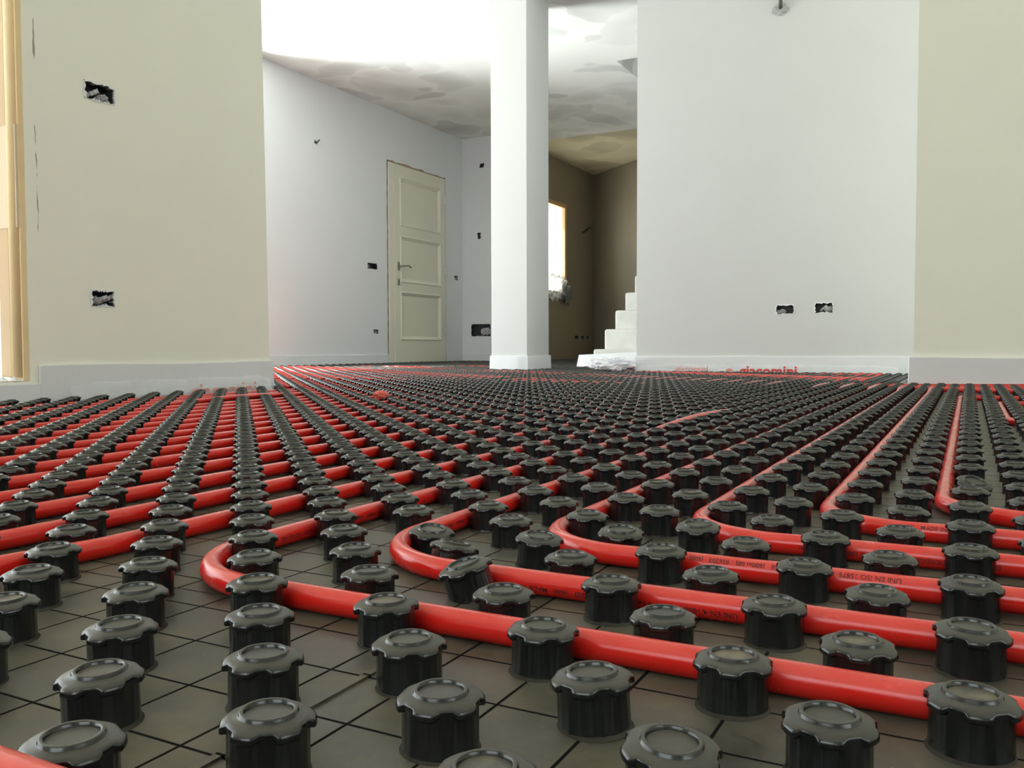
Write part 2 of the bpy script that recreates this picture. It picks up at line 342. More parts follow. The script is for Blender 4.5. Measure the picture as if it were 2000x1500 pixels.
wall('wall_stair', (XA, YB + 0.24), (0, 1), 2.85, 0, ZC + 0.3, (-1, 0), 0.30, [h for h in H(B_STAIR, YB + 0.24)] + [(0.7, 0.97, 11.06 - YB - 0.24, 2.17, None)], W_RAW_DIM)
wall('wall_end', (XA, 12.09), (0.78, -0.62), 3.6, 0, ZC + 0.3, (0.62, 0.78), 0.25, (), W_RAW_DIM)
wall('wall_corridor', (-1.1, 5.7), (0, 1), 4.5, 0, ZC, (1, 0), 0.25, (), W_WHITE)

c = MB()   # ceiling with the stairwell opening
SX0, SX1, SY0, SY1 = -2.752, -1.1, 7.23, 9.3
for x0, y0, x1, y1 in ((-5.8, -2.8, SX0, 9.54), (SX1, -2.8, 3.0, 9.54), (SX0, -2.8, SX1, SY0), (SX0, SY1, SX1, 9.54)): c.box(x0, y0, ZC, x1, y1, ZC + 0.28)
struct(c.obj('ceiling', CEIL))
c = MB(); c.box(-5.3, 9.54, ZC + 0.06, -1.0, 12.6, ZC + 0.3); c.box(-5.3, 9.5401, ZC, -1.0, 9.541, ZC + 0.07); struct(c.obj('ceiling_stair', CEIL_RAW_WARM))
c = MB(); c.box(SX0 - 0.1, SY0 - 0.1, ZC + 1.2, SX1 + 0.2, SY1 + 0.3, ZC + 1.3); c.box(SX0 - 0.12, SY0 - 0.1, ZC + 0.28, SX0, SY1, ZC + 1.2); c.box(SX1, SY0 - 0.1, ZC + 0.28, SX1 + 0.1, SY1, ZC + 1.2)
c.box(SX0 - 0.1, SY1, ZC + 0.28, SX1 + 0.1, SY1 + 0.1, ZC + 1.2); c.box(SX0 - 0.1, SY0 - 0.12, ZC + 0.28, SX1 + 0.1, SY0, ZC + 1.2)
struct(c.obj('ceiling_upper', CONC))
c = MB(); c.box(-3.022, 5.46, 0, -2.737, 5.815, ZC); struct(bevel(c.obj('pillar', W_WHITE_DIM), 0.004))
# outside: pale paving and an added roof keeping sun out of the terrace window
c = MB(); c.box(-40, -30, -0.2, -5.75, 30, -0.05); c.box(-5.75, -30, -0.2, -2.8, 2.3, -0.05); c.box(-2.8, -30, -0.2, 20, -2.8, -0.05); struct(c.obj('ground', PAVE))
c = MB(); c.box(-4.8, -2.8, 2.45, -2.8, 2.3, 2.6); struct(c.obj('sun_blocker_roof', W_WHITE))

# ---------------------------------------------------------------- windows
w = struct(empty('window_1', (-2.6, 0.62, 0.1)))           # terrace window on the left
def wchild(name, mb, mat, par, smooth=False):
    o = mb.obj(name, mat, None, smooth); o.parent = par; o.matrix_parent_inverse = Matrix.Translation(-par.location); return o
m = MB(); m.box(-2.532, 1.622, 0.107, -2.483, 1.640, 2.3); wchild('frame', m, WOODL, w)
m = MB(); m.tube([(-2.506, 1.620, 0.118), (-2.506, 1.620, 2.29)], 0.017, 16); wchild('round_moulding', m, WOODL, w, True)
m = MB(); m.box(-2.584, 1.617, 0.118, -2.532, 1.640, 2.3); bevel(wchild('protective_board', m, BOARD, w), 0.004)
m = MB(); m.box(-2.587, 1.614, 0.56, -2.486, 1.641, 0.86); wchild('paper_wrap', m, simple('paper_wrap', (0.66, 0.54, 0.40), 0.8), w)
m = MB(); m.box(-2.66, -1.60, 0.105, -2.50, -1.54, 2.3); m.box(-2.66, -1.54, 2.22, -2.50, 1.60, 2.3); m.box(-2.66, -0.03, 0.105, -2.50, 0.03, 2.22); wchild('frame', m, WOODL, w)
m = MB(); m.box(-2.60, -1.54, 0.12, -2.596, 1.59, 2.22); wchild('pane', m, GLASS, w)
m = MB(); m.box(-2.80, -1.60, 0.085, -2.482, 1.64, 0.107); wchild('sill', m, CONC, w)
# crumbs of mortar on the sill
m = MB()
for k in range(14):
    x, y, s = -2.47 - random.random() * 0.1, 1.56 + random.random() * 0.06, 0.004 + random.random() * 0.008
    m.add([(x - s, y, 0.108), (x, y - s, 0.108), (x + s, y, 0.108), (x, y + s * 1.3, 0.108), (x, y, 0.108 + s * 1.2)], [(0, 1, 4), (1, 2, 4), (2, 3, 4), (3, 0, 4), (3, 2, 1, 0)])
o = m.obj('mortar_crumbs', LIGHTP); tag(o, 'pale mortar crumbs scattered on the terrace window sill', 'rubble'); o['kind'] = 'stuff'

w2 = struct(empty('window_2', (-5.05, 10.5, 1.5)))
wy0, wy1 = YB + 0.24 + 0.7, 11.06
m = MB(); m.box(-4.975, wy1 - 0.06, 0.97, -4.93, wy1, 2.17); m.box(-4.975, wy0, 2.115, -4.93, wy1 - 0.06, 2.17); m.box(-4.975, wy0, 0.97, -4.93, wy0 + 0.06, 2.115)
bevel(wchild('frame', m, WOOD, w2), 0.004)
m = MB(); m.box(-5.249, wy1 - 0.012, 0.972, -4.976, wy1 - 0.001, 2.169); m.box(-5.249, wy0 + 0.001, 0.972, -4.976, wy0 + 0.012, 2.169); m.box(-5.249, wy0 + 0.012, 2.157, -4.976, wy1 - 0.012, 2.169); m.box(-5.249, wy0 + 0.012, 0.972, -4.976, wy1 - 0.012, 0.98)
wchild('reveal_lining', m, W_CREAM, w2)
m = MB(); m.box(-5.20, wy0 + 0.013, 0.981, -5.196, wy1 - 0.013, 2.156); wchild('pane', m, GLASS, w2)
w3 = struct(empty('window_3', (-5.55, 4.5, 1.2)))
m = MB(); m.box(-5.62, 3.498, 0.12, -5.55, 3.56, 2.3); m.box(-5.62, 5.44, 0.12, -5.55, 5.498, 2.3); m.box(-5.62, 4.47, 0.12, -5.55, 4.53, 2.3); m.box(-5.62, 3.56, 2.24, -5.55, 5.44, 2.3)
wchild('frame', m, WOOD, w3)
w5 = struct(empty('added_side_window', (2.8, -0.4, 1.65)))  # added unseen window, opened to brighten the left wall
m = MB(); m.box(2.76, -1.35, 1.1, 2.82, -1.29, 2.2); m.box(2.76, 0.49, 1.1, 2.82, 0.55, 2.2); m.box(2.76, -0.43, 1.1, 2.82, -0.37, 2.2); wchild('frame', m, WOOD, w5)
w4 = struct(empty('unseen_rear_window', (0.6, -2.6, 1.3)))  # unseen window behind the camera, shaped to tune the room light
m = MB(); m.box(-1.48, -2.66, 0.9, -1.42, -2.6, 2.45); m.box(0.86, -2.66, 0.9, 0.92, -2.6, 2.45); m.box(-0.31, -2.66, 0.9, -0.25, -2.6, 2.45); wchild('frame', m, WOOD, w4)

def crumple(name, loc, size, seed, mat):
    rnd = random.Random(seed); bm = bmesh.new(); bmesh.ops.create_icosphere(bm, subdivisions=4, radius=1)
    for v in bm.verts:
        p = v.co.copy(); f = 1
        for k in range(5):
            a = Vector((math.sin(seed + k * 2.1), math.cos(seed * 1.7 + k), math.sin(k * 3.3 + seed * .7)))
            f += 0.34 * abs(math.sin(p.dot(a) * (2.2 + k * 1.7) + k)) - 0.17
        f += rnd.uniform(-0.05, 0.05)
        v.co = Vector((p.x * size[0], p.y * size[1], p.z * size[2])) * f
    me = bpy.data.meshes.new(name); bm.to_mesh(me); bm.free(); me.materials.append(mat)
    o = bpy.data.objects.new(name, me); C.objects.link(o); o.location = loc; return o
o = crumple('plastic_sheet', (-4.95, 10.72, 1.03), (0.07, 0.26, 0.13), 3, FILM); tag(o, 'crumpled plastic sheet heaped on the ledge of the stair hall window', 'plastic')
q = crumple('hanging_fold', (0.05, 0.26, -0.07), (0.03, 0.11, 0.10), 8, simple('grey_rag', (0.20, 0.21, 0.20), 0.8)); q.parent = o; q['label'] = 'dark grey fold hanging over the edge'

# ---------------------------------------------------------------- door
d = struct(empty('door_1', (XD, 8.08, 0.05)))
def dchild(name, mb, mat, par=d, smooth=False):
    o = mb.obj(name, mat, None, smooth); o.parent = d; o.matrix_parent_inverse = Matrix.Translation(-d.location); return o
m = MB(); m.box(XD - 0.09, 7.53, 0.05, XD + 0.012, 7.625, 2.15); m.box(XD - 0.09, 8.615, 0.05, XD + 0.012, 8.64, 2.15); m.box(XD - 0.09, 7.625, 2.135, XD + 0.012, 8.615, 2.15)
bevel(dchild('door_frame', m, DOORP), 0.003)
m = MB()
LY0, LY1, LZ0, LZ1, xf = 7.628, 8.612, 0.055, 2.132, XD + 0.018
PN = [(7.735, 0.300, 8.52, 0.800), (7.735, 0.915, 8.52, 1.395), (7.735, 1.515, 8.52, 2.010)]
ys = [LY0, 7.735, 8.52, LY1]; zs = [LZ0] + [z for p in PN for z in (p[1], p[3])] + [LZ1]
for i in range(3):
    for k in range(len(zs) - 1):
        if i == 1 and k % 2 == 1: m.box(xf - 0.04, ys[i], zs[k], xf - 0.016, ys[i + 1], zs[k + 1])
        else: m.box(xf - 0.04, ys[i], zs[k], xf, ys[i + 1], zs[k + 1])
leaf = dchild('door_leaf', m, DOORP)
for p in PN:
    m = MB(); t = 0.032
    def strip(y0, z0, y1, z1, iy, iz):
        # sloped moulding from the leaf face down to the sunk panel
        o_ = [(xf + 0.008, y0, z0), (xf + 0.008, y1, z1)]
        i_ = [(xf - 0.015, y0 + iy[0], z0 + iz[0]), (xf - 0.015, y1 + iy[1], z1 + iz[1])]
        e_ = [(xf - 0.001, y0 - 0.012 * (1 if iy[0] > 0 else -1), z0 - 0.012 * (1 if iz[0] > 0 else -1)), (xf - 0.001, y1 - 0.012 * (1 if iy[1] > 0 else -1), z1 - 0.012 * (1 if iz[1] > 0 else -1))]
        m.add(o_ + [i_[1], i_[0]], [(0, 1, 2, 3)]); m.add(e_ + [o_[1], o_[0]], [(0, 1, 2, 3)])
    strip(p[0], p[1], p[2], p[1], (t, -t), (t, t)); strip(p[0], p[3], p[2], p[3], (t, -t), (-t, -t))
    strip(p[0], p[1], p[0], p[3], (t, t), (t, -t)); strip(p[2], p[1], p[2], p[3], (-t, -t), (t, -t))
    dchild('panel_moulding', m, DOORP)
m = MB(); m.box(xf, 7.672, 1.03, xf + 0.008, 7.708, 1.12); m.tube([(xf, 7.69, 1.075), (xf + 0.05, 7.69, 1.075), (xf + 0.055, 7.71, 1.078), (xf + 0.055, 7.80, 1.088), (xf + 0.052, 7.855, 1.07)], 0.009, 10)
dchild('handle', m, BRASS, smooth=False)
m = MB(); m.box(xf, 7.674, 0.875, xf + 0.007, 7.706, 0.945); m.box(xf + 0.007, 7.686, 0.895, xf + 0.0078, 7.694, 0.925, 1); o = dchild('keyhole_plate', m, [BRASS, BOXB])
for z in (0.35, 1.05, 1.85):
    m = MB(); m.tube([(xf + 0.004, 8.617, z), (xf + 0.004, 8.617, z + 0.09)], 0.008, 8); dchild('hinge', m, BRASS)
m = MB()   # raw mortar left around the frame
def ragged(y0, z0, y1, z1, w):
    L = math.hypot(y1 - y0, z1 - z0); n = int(L / 0.05); vert = abs(z1 - z0) > abs(y1 - y0)
    pts = []
    for k in range(n + 1):
        t = k / n; ww = w * random.uniform(0.4, 1.3)
        y, z = y0 + (y1 - y0) * t, z0 + (z1 - z0) * t
        pts.append(((XD + 0.003, y - (ww if vert else 0), z + (0 if vert else ww)), (XD + 0.003, y + (0.004 if vert else 0), z - (0 if vert else 0.004))))
    for k in range(n): m.add([pts[k][0], pts[k + 1][0], pts[k + 1][1], pts[k][1]], [(0, 1, 2, 3)])
ragged(7.53, 0.06, 7.53, 2.17, 0.016); ragged(7.515, 2.152, 8.65, 2.152, 0.02); ragged(8.652, 0.06, 8.652, 2.17, 0.012)
dchild('mortar_gap', m, BROWN)

# ---------------------------------------------------------------- boxes set in the walls
def wall_box(u0, z0, u1, z1, origin, udir, inward, label, group, stubs=0, pale=0, seed=0):
    """Open back box sunk in the plaster; local x along the wall, y out of the wall, z up."""
    rnd = random.Random(seed); u = Vector((udir[0], udir[1], 0)); n = Vector((-inward[0], -inward[1], 0))
    base = Vector((origin[0], origin[1], 0)) + u * (u0 + u1) / 2; base.z = (z0 + z1) / 2
    mw = Matrix(((u.x, n.x, 0, base.x), (u.y, n.y, 0, base.y), (0, 0, 1, base.z), (0, 0, 0, 1)))
    t = empty('wall_box', mw=mw); w, h = (u1 - u0) / 2, (z1 - z0) / 2; D = RD - 0.004; q = 0.0015
    m = MB(); a, b_ = w - q, h - q
    m.box(-a, -D, -b_, a, -D + 0.002, b_); m.box(-a, -D, -b_, -a + 0.003, -0.004, b_); m.box(a - 0.003, -D, -b_, a, -0.004, b_); m.box(-a, -D, -b_, a, -0.004, -b_ + 0.003); m.box(-a, -D, b_ - 0.003, a, -0.004, b_)
    bb = m.obj('back_box', BOXB, t)
    # broken plaster edge around the mouth
    m = MB(); K = 40; inn = []; out = []
    for k in range(K):
        an = 2 * math.pi * (k + 0.5) / K; cx, cz = math.cos(an), math.sin(an)
        s = min(w / max(1e-6, abs(cx)), h / max(1e-6, abs(cz)))
        f = s - rnd.uniform(0.0, 0.007) - (0.006 if rnd.random() < 0.12 else 0); g = s + rnd.uniform(0.001, 0.004)
        inn.append((cx * f, 0.0025, cz * f)); out.append((cx * g, 0.0012, cz * g))
    deep = [(x * 1.02, -0.02, z * 1.02) for x, y, z in inn]
    for k in range(K):
        j = (k + 1) % K
        m.add([out[k], out[j], inn[j], inn[k]], [(0, 1, 2, 3)], 0); m.add([inn[k], inn[j], deep[j], deep[k]], [(0, 1, 2, 3)], 1)
    m.obj('plaster_edge', [W_RAW_DIM if origin[0] == XA else W_WHITE, GREYP], t)
    for k in range(stubs):
        x = rnd.uniform(-0.6, 0.5) * w; m = MB(); r0 = min(0.009, h * 0.3)
        pts = [(x + 0.004 * i, -D + 0.004 + 0.004 * i, -0.5 * h + 0.09 * h * i) for i in range(10)]
        m.tube(pts, r0, 10, radii=[r0 * (1.0 if i % 2 else 0.78) for i in range(10)]); m.obj('conduit_end', LIGHTP, bb)
    for k in range(pale):
        sx = rnd.choice((-1, 1)); o = crumple('mortar_lump', (sx * w * rnd.uniform(0.3, 0.8), -0.022, -h * rnd.uniform(0.1, 0.6)), (w * 0.28, 0.014, h * 0.4), seed + k, MUD if origin[0] == XA else GREYP); o.parent = bb
    return tag(t, label, 'socket box', group)
k_ = 0
S = [(B_LEFT[0], (XL, 0), (0, 1), (-1, 0), 'upper dark open socket box high in the left wall', 1, 2),
     (B_LEFT[1], (XL, 0), (0, 1), (-1, 0), 'lower open socket box with pale conduit ends in the left wall', 2, 1),
     (B_RIGHT[0], (0, YR), (1, 0), (0, 1), 'open socket box in the white right wall, left one of the pair', 0, 2),
     (B_RIGHT[1], (0, YR), (1, 0), (0, 1), 'open socket box in the white right wall, right one of the pair', 1, 3),
     (B_DOOR[0], (XD, 0), (0, 1), (-1, 0), 'dark open switch box left of the door at handle height', 0, 1),
     (B_DOOR[1], (XD, 0), (0, 1), (-1, 0), 'small dark socket box low down left of the door', 0, 1),
     (B_DOOR[2], (XD, 0), (0, 1), (-1, 0), 'small open box in the strip of wall between the door and the corner', 1, 1),
     (B_DOOR[3], (XD, 0), (0, 1), (-1, 0), 'tiny wire outlet hole high on the wall left of the door', 0, 0),
     (B_BACK[0], (0, YB), (1, 0), (0, 1), 'open box highest on the back wall beside the pillar', 0, 1),
     (B_BACK[1], (0, YB), (1, 0), (0, 1), 'upright open box halfway up the back wall beside the pillar', 0, 1),
     ((-5.282, 0.343, XA - 0.06, 0.492), (0, YB), (1, 0), (0, 1), 'wide dark manifold box low on the back wall, partly behind the pillar', 1, 2),
     (B_STAIR[0], (XA, 0), (0, 1), (-1, 0), 'widest and leftmost of the three low boxes in the stair hall wall', 0, 1),
     (B_STAIR[1], (XA, 0), (0, 1), (-1, 0), 'middle one of the three low boxes in the stair hall wall', 0, 1),
     (B_STAIR[2], (XA, 0), (0, 1), (-1, 0), 'rightmost of the three low boxes in the stair hall wall', 0, 1)]
for (bx, og, ud, inw, lab, st, pa) in S:
    k_ += 1; wall_box(*bx, og, ud, inw, lab, 'open electrical boxes in the walls', st, pa, k_ * 11)
# loose ends
m = MB(); m.tube([(-1.022, YR + 0.02, 2.205), (-1.022, YR - 0.02, 2.212), (-1.016, YR - 0.045, 2.235), (-1.012, YR - 0.055, 2.30), (-1.014, YR - 0.05, 2.42)], 0.011, 12, radii=[0.011] * 5)
t = m.obj('conduit', DARKC, None, True); tag(t, 'short dark conduit sticking out high on the white right wall', 'conduit')
o = crumple('mortar_collar', (-1.022, YR - 0.004, 2.205), (0.032, 0.006, 0.026), 21, GREYP); o.parent = t
m = MB(); m.tube([(XA - 0.02, 11.63, 1.850), (XA + 0.03, 11.66, 1.868), (XA + 0.05, 11.75, 1.925), (XA + 0.04, 11.85, 1.958)], 0.014, 8)
tag(m.obj('cable_end', DARKC, None, True), 'dark cable end curling out of the stair hall wall beside its window', 'cable')
m = MB(); m.tube([(XD - 0.03, 6.405, 2.112), (XD + 0.015, 6.41, 2.112), (XD + 0.03, 6.425, 2.14)], 0.006, 8)
tag(m.obj('wire_end', DARKC, None, True), 'short dark wire poking from the tiny hole left of the door', 'wire')

# ---------------------------------------------------------------- stairs
st = empty('staircase', (SX0, 6.7, 0)); tag(st, 'raw concrete staircase rising behind the white right wall', 'staircase')
for k in range(11):
    m = MB(); y0 = 0.25 * k; z1 = 0.192 if k == 0 else 0.192 + 0.169 * k; z0 = 0.0 if k == 0 else z1 - 0.169
    m.box(0, y0, max(0, z0 - (0.12 if k else 0)), 1.4, y0 + 0.25 + (0.05 if k < 10 else 0), z1)
    bevel(m.obj('step', CONC, st), 0.02, 3)

# ---------------------------------------------------------------- perimeter foam strips, films
def strip_along(name, pts, z0, z1, th, label, mat=FOAM, normal_left=True):
    """Upright foam band following pts (x,y); thickness th to one side, slightly wavy."""
    mb = MB(); P = []
    for k in range(len(pts) - 1):
        a, b = Vector(pts[k]), Vector(pts[k + 1]); n = max(2, int((b - a).length / 0.06))
        for i in range(n): P.append(a.lerp(b, i / n))
    P.append(Vector(pts[-1])); rows = []
    for i, p in enumerate(P):
        t = (P[min(i + 1, len(P) - 1)] - P[max(i - 1, 0)]).normalized(); n = Vector((t.y, -t.x)) * (1 if normal_left else -1)
        wv = 0.0015 * math.sin(i * 0.9) + 0.001 * math.sin(i * 2.3); zz = z1 + 0.002 * math.sin(i * 0.5)
        o_ = p + n * (th + wv); ob = p + n * (th + 0.004)
        rows.append([(p.x, p.y, z0), (ob.x, ob.y, z0), (o_.x, o_.y, zz - 0.002), (o_.x - n.x * .002, o_.y - n.y * .002, zz), (p.x, p.y, zz)])
    for i in range(len(rows) - 1):
        for j in range(4): mb.add([rows[i][j], rows[i + 1][j], rows[i + 1][j + 1], rows[i][j + 1]], [(0, 1, 2, 3)])
    mb.add(rows[0], [(0, 1, 2, 3, 4)]); mb.add(rows[-1], [(4, 3, 2, 1, 0)])
    o = mb.obj(name, mat, None, True); shade_auto(o, 50); tag(o, label, 'insulation strip', 'white edge insulation strips'); return o
g = 0.001
strip_along('edge_strip', [(XL + g, 1.665), (XL + g, 2.650), (XL - 0.25, 2.650)], 0.0, 0.152, 0.010, 'white foam edge strip along the foot of the left wall')
strip_along('edge_strip', [(XL + g, -2.0), (XL + g, 1.664)], 0.0, 0.100, 0.012, 'low white foam edge strip below the terrace window sill')
strip_along('edge_strip', [(-1.914, YR + 0.3), (-1.914, YR - g), (-0.15, YR - g)], 0.0, 0.148, 0.010, 'white foam edge strip along the foot of the white right wall', normal_left=True)
strip_along('edge_strip', [(-0.204, YN + 0.25), (-0.204, YN - g), (2.6, YN - g)], 0.0, 0.158, 0.020, 'thick white foam edge strip along the foot of the cream wall')
strip_along('edge_strip', [(XD + g, 5.6), (XD + g, 7.515)], 0.0, 0.140, 0.010, 'white foam edge strip on the far wall left of the door')
strip_along('edge_strip', [(XD + g, 8.655), (XD + g, YB - g), (XA, YB - g)], 0.0, 0.140, 0.010, 'white foam edge strip in the far corner right of the door')
strip_along('edge_strip', [(XD + g, 7.53), (XD + g, 8.64)], 0.0, 0.045, 0.008, 'low foam edge strip under the door')
pz = 0.148
strip_along('edge_strip', [(-3.023, 5.82), (-3.023, 5.459), (-2.736, 5.459), (-2.736, 5.82)], 0.0, pz, 0.012, 'white foam edge strip wrapped around the foot of the pillar')
strip_along('edge_strip', [(XA + g, YB + 0.3), (XA + g, 12.05)], 0.0, 0.10, 0.010, 'dull edge strip at the foot of the stair hall wall', mat=W_RAW_DIM)
# foam board leaning at the foot of the stairs
m = MB()
B = [(-2.80, 6.46, 0.03), (-1.95, 6.50, 0.03), (-1.95, 6.56, 0.190), (-2.80, 6.52, 0.146)]
m.add(B + [(x, y + 0.012, z) for x, y, z in B], [(0, 1, 2, 3), (7, 6, 5, 4), (0, 4, 5, 1), (1, 5, 6, 2), (2, 6, 7, 3), (3, 7, 4, 0)])
tag(m.obj('foam_board', FOAM), 'white foam board standing on edge before the lowest stair step', 'foam board')

FONTS = {}
def text_mesh(s, size, bold=0.0):
    cu = bpy.data.curves.new('txt', 'FONT'); cu.body = s; cu.size = size; cu.offset = bold; cu.resolution_u = 3
    o = bpy.data.objects.new('txt', cu); C.objects.link(o)
    dg = bpy.context.evaluated_depsgraph_get(); me = bpy.data.meshes.new_from_object(o.evaluated_get(dg))
    bpy.data.objects.remove(o); bpy.data.curves.remove(cu)
    bm = bmesh.new(); bm.from_mesh(me)
    bmesh.ops.remove_doubles(bm, verts=bm.verts, dist=1e-6)
    V = [v.co.copy() for v in bm.verts]; bm.verts.index_update(); F = [[v.index for v in f.verts] for f in bm.faces]; bm.free(); bpy.data.meshes.remove(me)
    x0 = min(v.x for v in V); return [(v.x - x0, v.y) for v in V], F
def film(name, p0, p1, out, ztop, zbot, label, texts):
    """Printed film skirt from the foot of a wall out over the panels; p0->p1 along the wall, out = unit vector into the room."""
    p0, p1, out = Vector(p0), Vector(p1), Vector(out); L = (p1 - p0).length; u = (p1 - p0) / L; n = 40; rows = []
    prof = [(0.013, ztop), (0.016, (ztop + zbot) / 2), (0.024, zbot + 0.004), (0.034, zbot)]
    m = MB()
    for i in range(n + 1):
        s = L * i / n; wv = 0.004 * math.sin(i * 0.55) + 0.003 * math.sin(i * 1.7 + 1)
        fade = min(1, i / 4, (n - i) / 4)
        rows.append([tuple(list(p0 + u * s + out * (d + wv * (d / 0.1))) + [zbot + (z - zbot) * (0.75 + 0.25 * fade) + wv * 0.4]) for d, z in prof])
    for i in range(n):
        for j in range(len(prof) - 1): m.add([rows[i][j], rows[i + 1][j], rows[i + 1][j + 1], rows[i][j + 1]], [(0, 1, 2, 3)])
    o = m.obj(name, FILMW, None, True); tag(o, label, 'plastic film')
    for (s0, txt, size, bold, mat, z0) in texts:
        V, F = text_mesh(txt, size, bold)
        verts = []
        for x, y in V:
            # lettering runs up the film, standing clear of it
            q = p0 + u * (s0 + x) + out * (0.0295 - y * 0.04); verts.append((q.x, q.y, z0 + y))
        t_ = mesh_obj('printed_lettering', verts, F, mat, o); t_['label'] = 'red printed lettering'
    return o
film('edge_film', (-1.90, YR - 0.012), (-0.35, YR - 0.012), (0, -1), 0.096, 0.040, 'milky printed film skirt at the foot of the white right wall',
     [(0.66, 'giacomini', 0.090, 0.0022, REDINK, 0.030), (0.575, 'o', 0.085, 0.004, PINKINK, 0.032), (0.26, 'giacomini', 0.055, 0.0005, PINKINK, 0.052)])
film('edge_film', (XL + 0.013, 1.75), (XL + 0.013, 2.62), (1, 0), 0.096, 0.040, 'milky printed film skirt at the foot of the left wall',
     [(0.46, 'giacomini', 0.085, 0.001, PINKINK, 0.020)])
# scrap of clear film by the right wall end
o = crumple('film_scrap', (-2.07, 5.36, 0.098), (0.11, 0.10, 0.032), 9, FILM); tag(o, 'crumpled scrap of clear film beside the end of the right wall', 'plastic')

# ---------------------------------------------------------------- heating panels and studs
def stud_profile(n, full):
    """rows of (radius fn, z fn, material)"""
    tabw = math.radians(17)
    ph = math.radians(27.6 - 108)
    def tab(a):
        x = (a - ph) % (math.pi / 3); x = min(x, math.pi / 3 - x)
        return max(0.0, min(1.0, (tabw - x) / math.radians(3.5) + 0.5))
    mm = 0.001
    if full:
        rows = [(lambda a: 17.9, lambda a: 0.05), (lambda a: 17.1, lambda a: 0.5), (lambda a: 16.6, lambda a: 1.8),
                (lambda a: 16.3 + 0.22 * math.cos(20 * a), lambda a: 4.0), (lambda a: 16.2 + 0.22 * math.cos(20 * a), lambda a: 19.4 - 0.8 * tab(a)),
                (lambda a: 16.7 + 1.9 * tab(a), lambda a: 20.4 - 1.6 * tab(a)), (lambda a: 17.1 + 2.0 * tab(a), lambda a: 20.9 - 1.5 * tab(a)),
                (lambda a: 17.1 + 1.8 * tab(a), lambda a: 22.6 - 1.0 * tab(a)), (lambda a: 16.7 + 1.2 * tab(a), lambda a: 23.2 - 0.7 * tab(a)), (lambda a: 15.2, lambda a: 23.9), (lambda a: 12.3, lambda a: 24.2),
                (lambda a: 11.9, lambda a: 24.5), (lambda a: 11.6, lambda a: 25.7), (lambda a: 11.2, lambda a: 26.1), (lambda a: 10.2, lambda a: 26.1), (lambda a: 9.8, lambda a: 25.7), (lambda a: 9.4, lambda a: 24.3), (lambda a: 4.0, lambda a: 24.2)]
    else:
        rows = [(lambda a: 17.4, lambda a: 0.0), (lambda a: 16.4, lambda a: 2.0), (lambda a: 16.4, lambda a: 18.2),
                (lambda a: 18.3, lambda a: 19.6), (lambda a: 18.0, lambda a: 22.2), (lambda a: 12.2, lambda a: 24.2), (lambda a: 11.5, lambda a: 26.0), (lambda a: 10.0, lambda a: 26.0), (lambda a: 9.4, lambda a: 24.4)]
    V, F, M_ = [], [], []
    for r, z in rows:
        for j in range(n):
            a = 2 * math.pi * j / n; V.append((r(a) * mm * math.cos(a), r(a) * mm * math.sin(a), z(a) * mm))
    for k in range(len(rows) - 1):
        for j in range(n): F.append((k * n + j, k * n + (j + 1) % n, (k + 1) * n + (j + 1) % n, (k + 1) * n + j)); M_.append(1 if k < (2 if full else 0) else 0)
    F.append(tuple((len(rows) - 1) * n + j for j in range(n))); M_.append(0)
    return V, F, M_
VH, FH, MH = stud_profile(80, True)
VL, FL, ML = stud_profile(14, False)
tmp = mesh_obj('stud', VH, FH, [STUD, DUST], None, True, MH); shade_auto(tmp, 48); STUD_ME = tmp.data; bpy.data.objects.remove(tmp)

def allowed(x, y, m=0.02):
    """is (x,y) open floor, m clear of the walls"""
    if y < 2.648 + m and x < XL + m + 0.012: return False
    if x < XD + m or y < -0.2: return False
    if y > YN - m - 0.03 and x > -0.197 - m - 0.03 and y < YR + 0.4: return False
    if y > YR - m - 0.012 and x > -1.913 - m - 0.012: return False
    if x < XA + m and y > YB - m: return False
    if -3.035 - m < x < -2.724 + m and 5.447 - m < y < 5.83 + m: return False
    if x > -2.76 - m and y > 6.42: return False
    if y > 11.9: return False
    if y > 9.0 and y > 12.09 - (x - XA) * 0.795 - m * 2: return False
    return True
def to_cam(x, y, z=0.05):
    d_ = Vector((x, y, z)) - Vector((0, 0, 0.1997)); f = d_.dot(fwd)
    return (1000 + 1704.78 * d_.dot(right) / f, 750 - 1704.78 * d_.dot(up) / f, f) if f > 0.03 else (0, 0, f)
SPECIAL = {(-8, 10): (8, -14, 0.0), (-9, 11): (-10, 6, -0.002), (-10, 12): (4, 8, -0.004), (-7, 13): (5, 3, 0), (-3, 15): (0, 0, 0), (-8, 12): (3, 6, 0), (-6, 14): (-5, 5, -0.001),
           (-2, 22): (16, 12, -0.003), (-4, 6): (3, 4, 0), (-5, 7): (0, -3, 0), (-6, 14): (6, 0, 0)}
i0s = [-7.6 + 20 * k for k in range(-6, 4)]; j0s = [-1.5 + 10 * k for k in range(0, 26)]
